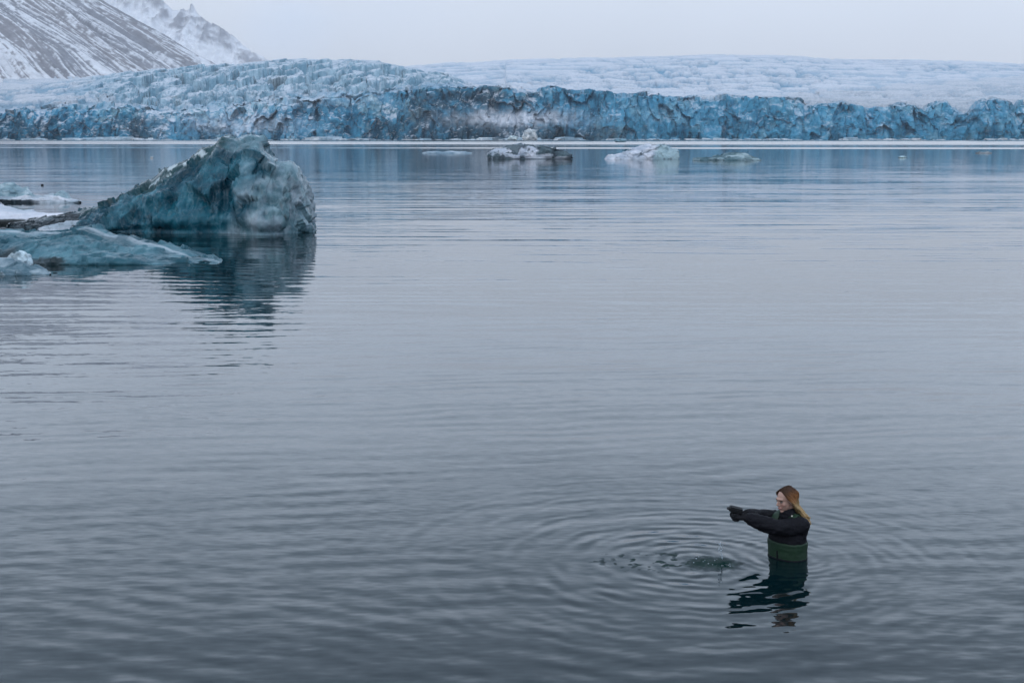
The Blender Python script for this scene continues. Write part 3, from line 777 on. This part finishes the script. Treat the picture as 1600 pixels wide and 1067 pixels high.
# ------------------------------------------------------------------ the person
def tube(pts, rad, sides=20, flat=1., flat_axis=None):
    """tapered round tube with closed rounded ends; flat scales the cross-section along flat_axis"""
    P = [np.array(p, float) for p in pts]; R = list(rad)
    # rounded ends
    d0 = P[0] - P[1]; d0 /= np.linalg.norm(d0); d1 = P[-1] - P[-2]; d1 /= np.linalg.norm(d1)
    P = [P[0] + d0 * R[0] * .75, P[0] + d0 * R[0] * .45] + P + [P[-1] + d1 * R[-1] * .45, P[-1] + d1 * R[-1] * .75]
    R = [R[0] * .4, R[0] * .82] + R + [R[-1] * .82, R[-1] * .4]
    V = []
    ref = np.array((0, 0, 1.)) if flat_axis is None else np.array(flat_axis, float)
    for i in range(len(P)):
        t = P[min(i + 1, len(P) - 1)] - P[max(i - 1, 0)]; t /= np.linalg.norm(t)
        a = ref - t * ref.dot(t)
        if np.linalg.norm(a) < .1: a = np.array((1., 0, 0)) - t * t[0]
        a /= np.linalg.norm(a); b = np.cross(t, a)
        for k in range(sides):
            an = 2 * math.pi * k / sides
            V.append(P[i] + R[i] * (a * math.cos(an) * flat + b * math.sin(an)))
    n = len(P); F_ = [list(q) for q in grid_quads(n, sides, True)]
    F_.append(list(range(sides))[::-1]); F_.append([(n - 1) * sides + k for k in range(sides)])
    return np.array(V), F_
def ell(c, r, basis=np.eye(3), nu=24, nv=16):
    V = [(0, 0, 1)]
    for j in range(1, nv):
        for i in range(nu):
            a, b_ = 2 * math.pi * i / nu, math.pi * j / nv
            V.append((math.cos(a) * math.sin(b_), math.sin(a) * math.sin(b_), math.cos(b_)))
    V.append((0, 0, -1)); V = np.array(V) * np.array(r)
    F_ = [[0, 1 + i, 1 + (i + 1) % nu] for i in range(nu)]
    for j in range(nv - 2):
        for i in range(nu):
            a = 1 + j * nu; F_.append([a + i, a + nu + i, a + nu + (i + 1) % nu, a + (i + 1) % nu])
    a = 1 + (nv - 2) * nu
    F_ += [[a + i, a + nu, a + (i + 1) % nu] for i in range(nu)]
    return V @ np.array(basis).T + np.array(c), F_
def loft(rings):
    """rings: list of (centre, forward half-depth, side half-width, F, L) closed into one solid"""
    n = 36; V = []
    for c, rf, rl, f, l in rings:
        for k in range(n):
            a = 2 * math.pi * k / n; ca, sa = math.cos(a), math.sin(a)
            e = (abs(ca) ** 2.5 + abs(sa) ** 2.5) ** (-1 / 2.5)
            V.append(np.array(c) + f * rf * ca * e + l * rl * sa * e)
    m = len(rings); F_ = [list(q) for q in grid_quads(m, n, True)]
    F_.append(list(range(n))[::-1]); F_.append([(m - 1) * n + k for k in range(n)])
    return np.array(V), F_
def join(pieces):
    V, F_, n = [], [], 0
    for v, f in pieces:
        V += [tuple(p) for p in v]; F_ += [[i + n for i in q] for q in f]; n += len(v)
    return V, F_
def fuse(name, pieces, voxel=.008, smooth=4, wrinkle=None):
    V, F_ = join(pieces)
    me = bpy.data.meshes.new("tmp"); me.from_pydata(V, [], F_); me.update()
    o = bpy.data.objects.new("tmp", me); COL.objects.link(o)
    r = o.modifiers.new("r", 'REMESH'); r.mode = 'VOXEL'; r.voxel_size = voxel; r.use_smooth_shade = True
    s = o.modifiers.new("s", 'SMOOTH'); s.iterations = smooth; s.factor = .5
    dg = bpy.context.evaluated_depsgraph_get()
    out = bpy.data.meshes.new_from_object(o.evaluated_get(dg))
    bpy.data.objects.remove(o); bpy.data.meshes.remove(me)
    out.name = name
    n = len(out.vertices); co = np.empty(n * 3, np.float32); out.vertices.foreach_get("co", co); co = co.reshape(-1, 3).astype(float)
    if wrinkle:
        no = np.empty(n * 3, np.float32); out.vertices.foreach_get("normal", no); no = no.reshape(-1, 3)
        amp, sc, sd = wrinkle
        co = co + no * (fbm(co / np.array(sc), 3, sd, ridged=True) * amp)[:, None]
        out.vertices.foreach_set("co", co.astype(np.float32).ravel())
    out.polygons.foreach_set("use_smooth", np.ones(len(out.polygons), bool))
    out.update()
    return out
def setcol(me, fn):
    n = len(me.vertices); co = np.empty(n * 3, np.float32); me.vertices.foreach_get("co", co); co = co.reshape(-1, 3).astype(float)
    ca = me.color_attributes.new("Col", 'FLOAT_COLOR', 'POINT')
    c4 = np.ones((n, 4), np.float32); c4[:, :3] = fn(co); ca.data.foreach_set("color", c4.ravel())

def build_person():
    base_z = -.97
    root = empty("person", (PER[0], PER[1], base_z))
    tag(root, "person with long reddish blond hair wading waist deep, black jacket, green waders, arms stretched out", "person")
    up = np.array((0, 0, 1.))
    yaw = math.radians(50); f = np.array((-math.sin(yaw), -math.cos(yaw), 0)); l = np.array((-f[1], f[0], 0))      # torso
    hy = math.radians(66); hp = math.radians(-13)
    hf0 = np.array((-math.sin(hy), -math.cos(hy), 0)); hl = np.array((-hf0[1], hf0[0], 0))
    hf = hf0 * math.cos(hp) + up * math.sin(hp); hu = np.cross(hf, hl)
    if hu[2] < 0: hu = -hu
    O = np.array((0, 0, -base_z))                      # water level in local coordinates
    T = lambda a, b_, c: O + f * a + l * b_ + up * c     # torso frame, heights measured from the water
    HC = T(.046, 0, .568)                                # head centre
    Hd = lambda a, b_, c: HC + hf * a + hl * b_ + hu * c
    HB = np.stack([hf, hl, hu], 1)
    W = lambda x, y, z: O + np.array((x, y, z))
    shL, shR = T(.0, .165, .335), T(.0, -.165, .335)
    wrL, elL = W(-.415, -.135, .415), W(-.150, -.165, .335)
    wrR, elR = W(-.415, -.045, .42), W(-.215, .10, .36)
    haL, haR = W(-.495, -.125, .418), W(-.50, -.055, .424)
    # ---- body
    tors = lambda g: [(T(-.01, 0, -.16), .11 + g, .165 + g, f, l), (T(0, 0, -.02), .10 + g, .15 + g, f, l), (T(.01, 0, .1), .105 + g, .148 + g, f, l),
                      (T(.012, 0, .2), .118 + g, .162 + g, f, l), (T(.0, 0, .3), .105 + g, .172 + g, f, l), (T(-.005, 0, .36), .075 + g, .135 + g, f, l), (T(0, 0, .395), .05 + g, .07 + g, f, l)]
    legs = lambda g: [tube([T(0, s * .085, -.14), T(.02, s * .09, -.5), T(0, s * .10, -.88)], [.085 + g, .06 + g, .045 + g], 18) for s in (1, -1)]
    body = [loft(tors(-.015))] + legs(-.01)
    for s, e, w, h in ((shL, elL, wrL, haL), (shR, elR, wrR, haR)):
        body.append(tube([s, (s + e) / 2, e, (e + w) / 2, w, h], [.05, .043, .036, .034, .025, .022], 14))
    body += [tube([T(0, 0, .36), T(.02, 0, .42), HC - hu * .06 + hf * -.012], [.055, .049, .05], 18),
             ell(Hd(-.012, 0, .030), (.096, .074, .086), HB), ell(Hd(.028, 0, -.030), (.062, .058, .078), HB), ell(Hd(.045, 0, -.012), (.047, .056, .05), HB),
             ell(Hd(.064, 0, -.094), (.024, .026, .019), HB), ell(Hd(.06, 0, -.058), (.032, .032, .026), HB), ell(Hd(.055, .034, -.022), (.026, .025, .026), HB), ell(Hd(.055, -.034, -.022), (.026, .025, .026), HB),
             tube([Hd(.084, 0, .022), Hd(.098, 0, .0), Hd(.108, 0, -.020)], [.008, .010, .012], 12), ell(Hd(.098, 0, -.028), (.011, .017, .008), HB),
             tube([Hd(.072, .045, .030), Hd(.087, .018, .032), Hd(.087, -.018, .032), Hd(.072, -.045, .030)], [.009, .010, .010, .009], 10),
             ell(Hd(.092, 0, -.053), (.012, .022, .007), HB), ell(Hd(.089, 0, -.064), (.012, .019, .007), HB),
             ell(Hd(-.004, .074, -.006), (.017, .008, .03), HB), ell(Hd(-.004, -.074, -.006), (.017, .008, .03), HB)]
    me = fuse("body", body, .0055, 3)
    def skin(co):
        q = (co - HC) @ HB
        c = np.tile(np.array((.42, .255, .20)), (len(co), 1))
        blush = np.exp(-((q[:, 0] - .075) / .03) ** 2 - ((np.abs(q[:, 1]) - .04) / .02) ** 2 - ((q[:, 2] + .025) / .02) ** 2)
        c = mix(c, np.array((.42, .19, .16)), blush * .6)
        lips = np.exp(-((q[:, 2] + .058) / .011) ** 2 - (q[:, 1] / .021) ** 2) * (q[:, 0] > .075)
        return mix(c, np.array((.32, .10, .10)), np.clip(lips * 1.2, 0, 1))
    setcol(me, skin)
    m = NT("skin"); m.principled(Base_Color=m.col(), Roughness=.5, Subsurface_Weight=.1, Subsurface_Radius=(1, .3, .2), Subsurface_Scale=.005,
                                 Normal=m.bump(m.noise(m.pos(), 300, 3), .1, .001))
    link("body", me, m.m, root)
    eye_m = simple_mat("eye_white", (.09, .075, .07), .5, 50, .05, 0); iris_m = simple_mat("dark_iris", (.03, .022, .018), .15, 50, .1, 0)
    brow_m = simple_mat("brow_hair", (.06, .035, .022), .7, 300, .3)
    for s in (1, -1):
        v, q = ell(Hd(.0775, s * .031, .009), (.0115, .0145, .0085), HB, 16, 10)
        e_ = bpy.data.meshes.new("eye"); e_.from_pydata([tuple(p) for p in v], [], q); e_.polygons.foreach_set("use_smooth", np.ones(len(q), bool))
        eo = link("eye", e_, eye_m, root)
        v, q = ell(Hd(.0845, s * .0315, .0085), (.006, .0085, .0075), HB, 14, 10)
        e_ = bpy.data.meshes.new("iris"); e_.from_pydata([tuple(p) for p in v], [], q); link("iris", e_, iris_m, eo)
        v, q = tube([Hd(.073, s * .052, .024), Hd(.089, s * .034, .031), Hd(.0965, s * .014, .028)], [.002, .0036, .003], 8)
        e_ = bpy.data.meshes.new("eyebrow"); e_.from_pydata([tuple(p) for p in v], [], q); link("eyebrow", e_, brow_m, root)
    # ---- jacket
    black = NT("black_shell_fabric"); p = black.pos()
    black.principled(Base_Color=black.mixc(black.noise(p, 12, 4), (.003, .0034, .006), (.009, .0095, .014)), Roughness=.75, Specular_IOR_Level=.2,
                     Normal=black.bump(black.noise(p, 45, 5, .6), .5, .012))
    gj = .022
    jk = [(T(.0, 0, .02), .118 + gj, .162 + gj, f, l)] + [(c, rf, rl, f, l) for c, rf, rl, f, l in tors(gj)[3:]]
    jp = [loft(jk)]
    for s, e, w in ((shL, elL, wrL), (shR, elR, wrR)):
        mid, mid2 = (s + e) / 2, (e + w) / 2
        jp.append(tube([s + up * .005, mid - up * .005, e - up * .004, mid2 - up * .006, w + (e - w) * .05], [.082, .083, .076, .072, .056], 24))
    jm = fuse("jacket", jp, .008, 4, (.010, (.07, .07, .03), 7))
    jacket = link("jacket", jm, black.m, root)
    cm = fuse("collar", [tube([T(0, 0, .365), T(.02, 0, .405), T(.035, 0, .447)], [.105, .085, .070], 28)], .007, 2, (.006, (.08, .08, .02), 9))
    col_o = link("collar", cm, black.m, jacket)
    tv, tq = ell(T(.066, .088, .428), (.0085, .0085, .0085))
    tme = bpy.data.meshes.new("toggle"); tme.from_pydata([tuple(x) for x in tv], [], tq)
    link("toggle", tme, simple_mat("pale_toggle", (.62, .60, .52), .5), jacket)
    # ---- waders: bib and straps
    green = NT("green_neoprene"); p = green.pos()
    green.principled(Base_Color=green.mixc(green.noise(p, 9, 4), (.004, .021, .009), (.007, .036, .014)), Roughness=.6,
                     Normal=green.bump(green.noise(p, 30, 4), .35, .008))
    gw = .034
    wd = [(T(-.01, 0, -.2), .115 + gw, .168 + gw, f, l), (T(0, 0, -.05), .108 + gw, .158 + gw, f, l), (T(.008, 0, .06), .112 + gw, .156 + gw, f, l), (T(.01, 0, .168), .119 + gw, .163 + gw, f, l)]
    wm = fuse("waders", [loft(wd)] + legs(.035) + [ell(T(.06, s * .1, -.93), (.13, .05, .045), np.stack([f, l, up], 1)) for s in (1, -1)], .009, 3, (.004, (.09, .09, .05), 11))
    waders = link("waders", wm, green.m, root)
    # dark belt at the water and dark centre seam
    bm_ = fuse("belt", [loft([(T(.004, 0, -.03), .113 + gw, .161 + gw, f, l), (T(.006, 0, .012), .117 + gw, .162 + gw, f, l)])], .007, 1)
    link("belt", bm_, black.m, waders)
    sm = fuse("seam", [tube([T(.119 + gw - .004, -.005, -.0), T(.127 + gw - .005, -.005, .085)], [.010, .008], 10)], .004, 1)
    link("seam", sm, black.m, waders)
    for s in (1, -1):
        path = [(.146, .094, .285), (.125, .098, .325), (.075, .092, .405), (.015, .088, .432), (-.05, .088, .405), (-.11, .085, .32), (-.135, .07, .2)]
        st = fuse("strap", [tube([T(a, s * b_, c) for a, b_, c in path], [.042, .042, .041, .041, .04, .04, .04], 16, .3, f + up * .8)], .006, 2)
        link("strap", st, green.m, waders)
    # ---- gloves, five bent fingers each, closed round the device
    glove = simple_mat("black_glove", (.006, .0065, .009), .7, 60, .3, .5, .004, Specular_IOR_Level=.2)
    DV = W(-.525, -.09, .482)                             # device centre
    for sgn, wr, ha in ((1, wrL, haL), (-1, wrR, haR)):
        d = ha - wr; d /= np.linalg.norm(d)
        side = np.array((0, -1., 0)) * sgn; side -= d * side.dot(d); side /= np.linalg.norm(side)      # outward
        nrm = np.cross(d, side) * sgn; nrm = nrm if nrm[2] > 0 else -nrm
        gp = [tube([wr - d * .05, wr, wr + d * .03], [.042, .036, .034], 16), tube([wr + d * .02, ha + d * .012], [.030, .036], 16, .62, nrm)]
        for i, (ln, off) in enumerate(((.062, .030), (.072, .011), (.067, -.009), (.052, -.028))):
            a0 = ha + d * .012 + nrm * off * .75 + side * .012
            a1 = a0 + d * ln * .5 + side * .006
            a2 = a1 + d * ln * .22 - side * .026
            a3 = a2 - d * ln * .12 - side * .022
            gp.append(tube([a0, a1, a2, a3], [.0112, .0105, .0098, .0085], 10))
        t0 = wr + d * .045 + nrm * .022
        gp.append(tube([t0, t0 + d * .03 + nrm * .020 - side * .012, t0 + d * .06 + nrm * .022 - side * .020], [.0135, .012, .0095], 10))
        cen = ha + d * .01                                # thick neoprene: everything a third larger about the palm
        gp = [(cen + (np.array(v) - cen) * 1.18, q) for v, q in gp]
        link("glove", fuse("glove", gp, .0042, 2), glove, root)
    # ---- hair
    rng = random.Random(3); hp_ = []
    hp_.append(ell(Hd(-.022, 0, .036), (.096, .083, .089), HB))
    hair_cap = fuse("hair", hp_, .006, 2)
    nV = len(hair_cap.vertices); co = np.empty(nV * 3, np.float32); hair_cap.vertices.foreach_get("co", co); co = co.reshape(-1, 3).astype(float)
    import bmesh
    bmh = bmesh.new(); bmh.from_mesh(hair_cap)
    kill = []
    for v in bmh.verts:                                   # open the face
        q = HB.T @ (np.array(v.co) - HC)
        edge = .052 - .55 * max(0, .085 - q[2]) + .12 * abs(q[1])
        if q[2] < .088 and q[0] > edge and abs(q[1]) < .085: kill.append(v)
    bmesh.ops.delete(bmh, geom=kill, context='VERTS'); bmh.to_mesh(hair_cap); bmh.free()
    V0 = [tuple(v.co) for v in hair_cap.vertices]; F0 = [list(p.vertices) for p in hair_cap.polygons]
    pieces = [(np.array(V0), F0)]
    # locks: from the parting over the skull, down behind the ears, over the back of the near shoulder
    tip = T(-.095, .145, .36)
    for i in range(190):
        a = rng.uniform(-1.0, 1.0); sd_ = 1 if a > 0 else -1; aa = abs(a)
        x0 = .05 - .13 * rng.random(); start = Hd(x0, sd_ * .006, .036 + .092 * math.sqrt(max(0, 1 - ((x0 + .022) / .099) ** 2)))
        w1 = Hd(.045 - .13 * aa, sd_ * (.070 + .012 * rng.random()), .070)
        w2 = Hd(-.005 - .085 * aa, sd_ * (.086 - .03 * aa * aa + .006 * rng.random()), -.005)
        w3 = Hd(-.045 - .05 * aa, sd_ * (.07 - .04 * aa) + .012, -.075)
        k = rng.random()
        if sd_ > 0 or rng.random() < .6:
            w4 = T(-.075 - .035 * rng.random(), .055 + .07 * k, .42); w5 = tip + l * (rng.uniform(-.075, .03)) + f * rng.uniform(-.03, .03) + up * rng.uniform(-.05, .06)
        else:
            w4 = T(-.09 - .03 * rng.random(), -.02 + .05 * k, .41); w5 = T(-.12, -.01 + .07 * rng.random(), .36 + .05 * rng.random())
        pts = [start, w1, w2, w3, w4, w5]
        # smooth the path
        ctrl = [Vector(p) for p in pts]; path = []
        for s in range(len(ctrl) - 1):
            p0, p1, p2, p3 = ctrl[max(s - 1, 0)], ctrl[s], ctrl[s + 1], ctrl[min(s + 2, len(ctrl) - 1)]
            for t in (0, .33, .66):
                path.append(.5 * ((2 * p1) + (p2 - p0) * t + (2 * p0 - 5 * p1 + 4 * p2 - p3) * t * t + (3 * p1 - p0 - 3 * p2 + p3) * t ** 3))
        path.append(ctrl[-1])
        n_ = len(path); wv_ = rng.uniform(.003, .010); ph = rng.uniform(0, 6)
        path = [np.array(p) + hl * wv_ * math.sin(j * .9 + ph) + hf * wv_ * math.cos(j * .8 + ph) for j, p in enumerate(path)]
        rad = [.0022 + .0052 * min(1, j / 4) * (1 if j < n_ - 4 else (n_ - j) / 5) for j in range(n_)]
        pieces.append(tube(path, rad, 6))
    V, Fh = join(pieces)
    hm = bpy.data.meshes.new("hair"); hm.from_pydata(V, [], Fh); hm.polygons.foreach_set("use_smooth", np.ones(len(hm.polygons), bool)); hm.update()
    bpy.data.meshes.remove(hair_cap)
    def haircol(co):
        q = (co - HC) @ HB
        n = 1.5 * fbm(co / np.array((.006, .006, .09)), 2, 5)
        h = q[:, 2] + .03 * n + .25 * (q[:, 0]) * .4
        c = mix(np.array((.44, .30, .15)), np.array((.22, .095, .038)), sstep(-.07, .03, h))
        c = mix(c, np.array((.050, .026, .016)), sstep(.045, .10, h))
        fr = sstep(.0, .06, q[:, 0]) * sstep(.02, .07, q[:, 2])
        c = mix(c, np.array((.05, .028, .018)), fr * .6)
        return np.clip(c * (1 + .45 * n[:, None]), .006, .8)
    setcol(hm, haircol)
    m = NT("red_blond_hair"); m.principled(Base_Color=m.col(), Roughness=.7, Specular_IOR_Level=.2)
    link("hair", hm, m.m, root)
    # ---- the device: flat black case with a lens, lying across both hands
    dev = empty("handheld_device", (PER[0] + DV[0], PER[1] + DV[1], DV[2] + base_z))
    tag(dev, "small flat black device held out in both gloved hands", "device")
    ax = np.array((-.95, .05, .22)); ax /= np.linalg.norm(ax)
    ay = np.array((.1, 1., .05)); ay -= ax * ay.dot(ax); ay /= np.linalg.norm(ay); az = np.cross(ax, ay); az = az if az[2] > 0 else -az
    def case(hx, hy, hz, c=(0, 0, 0), r=.25):
        V_, n = [], 12
        rings_ = []
        for zz, k in ((-1, .86), (-.8, 1), (.75, 1), (1, .88)):
            for (sx, sy) in ((1, .7), (.7, 1), (-.7, 1), (-1, .7), (-1, -.7), (-.7, -1), (.7, -1), (1, -.7)):
                V_.append(ax * (sx * k * hx + c[0]) + ay * (sy * k * hy + c[1]) + az * (zz * hz + c[2]))
        F_ = [list(q) for q in grid_quads(4, 8, True)] + [list(range(8))[::-1], [24 + i for i in range(8)]]
        return V_, F_
    plast = simple_mat("black_plastic", (.008, .0085, .010), .6, 40, .2, .1, .002, Specular_IOR_Level=.2)
    for nm, args in (("case", (.066, .042, .019)), ("lid", (.060, .037, .005, (0, 0, .0235)))):
        v, q = case(*args); e_ = bpy.data.meshes.new(nm); e_.from_pydata([tuple(x) for x in v], [], q); link(nm, e_, plast, dev)
    v, q = tube([ax * .060, ax * .076], [.016, .0145], 18); e_ = bpy.data.meshes.new("lens"); e_.from_pydata([tuple(x) for x in v], [], q)
    link("lens", e_, simple_mat("lens_glass", (.01, .012, .016), .06, 40, .1, 0), dev)
build_person()

# ------------------------------------------------------------------ the thrown-up drops at the splash
def build_drops():
    wm = NT("falling_water"); wm.principled(Base_Color=(.55, .62, .68), Roughness=.06, IOR=1.333, Transmission_Weight=.5)
    rng = random.Random(8)
    top, bot = at(1122, 850, SPL[1]), at(1129, 872, SPL[1])
    pieces = []
    for i in range(36):
        t = rng.random() ** .8
        c = bot + (top - bot) * t + np.array((rng.gauss(0, .004 + .010 * t) + .02 * t * t, rng.gauss(0, .012), rng.gauss(0, .008))) - SPL
        r = rng.uniform(.0025, .0065)
        pieces.append(ell(c, (r, r, r * rng.uniform(1, 2.4)), np.eye(3), 10, 7))
    for i in range(14):                       # small crown where it lands
        a = rng.uniform(0, 6.28); R = rng.uniform(.05, .22)
        c = np.array((R * math.cos(a), R * .8 * math.sin(a), rng.uniform(.0, .03))); r = rng.uniform(.002, .005)
        pieces.append(ell(c, (r * 1.5, r, r), np.eye(3), 8, 6))
    V, F_ = join(pieces)
    me = bpy.data.meshes.new("water_drops"); me.from_pydata(V, [], F_); me.polygons.foreach_set("use_smooth", np.ones(len(me.polygons), bool))
    o = link("water_drops", me, wm.m, None, SPL)
    tag(o, "thin trail of water drops falling into the churned patch beside the person", "water drops", kind="stuff")
build_drops()

# ------------------------------------------------------------------ haze
def build_haze():
    x, y0, y1, z0, z1 = 7000, -400, 11500, -3, 1500
    V = [(sx * x, yy, zz) for zz in (z0, z1) for yy in (y0, y1) for sx in (-1, 1)]
    Q = [(0, 2, 3, 1), (4, 5, 7, 6), (0, 1, 5, 4), (2, 6, 7, 3), (0, 4, 6, 2), (1, 3, 7, 5)]
    m = NT("haze_air")
    v = m.n("ShaderNodeVolumePrincipled")
    v.inputs["Color"].default_value = (.93, .95, 1, 1); v.inputs["Density"].default_value = 5.5e-5; v.inputs["Anisotropy"].default_value = .2
    m.t.links.new(v.outputs[0], m.out.inputs["Volume"])
    tag(link("haze", mesh_np("haze", np.array(V, float), Q, smooth=False), m.m), kind="stuff")
build_haze()
def build_mist():
    # cloud banks lying against the far mountain
    for px, py, Y, rx, ry, rz, den in ((450, 45, 7200, 350, 420, 240, .0026), (290, 92, 7000, 330, 250, 110, .0026), (250, -70, 7300, 420, 420, 230, .0030), (600, 20, 7400, 500, 500, 260, .0006)):
        c = at(px, py, Y)
        v, q = ell((0, 0, 0), (rx, ry, rz))
        me = bpy.data.meshes.new("mist"); me.from_pydata([tuple(p) for p in v], [], q); me.update()
        m = NT("mist_air"); n = m.n("ShaderNodeVolumePrincipled")
        o3 = m.vm('DIVIDE', m.pos(), (rx, ry, rz))
        fall = m.mapr(m.vm('LENGTH', o3), .25, .98, 1, 0, 'SMOOTHSTEP')
        puff = m.mapr(m.noise(m.pos(), .006, 3, .6), .3, .7, .25, 1.3)
        n.inputs["Color"].default_value = (.97, .98, 1, 1)
        m.put(n.inputs["Density"], m.math('MULTIPLY', m.math('MULTIPLY', fall, puff), den))
        m.t.links.new(n.outputs[0], m.out.inputs["Volume"])
        tag(link("mist", me, m.m, None, c), kind="stuff")
build_mist()
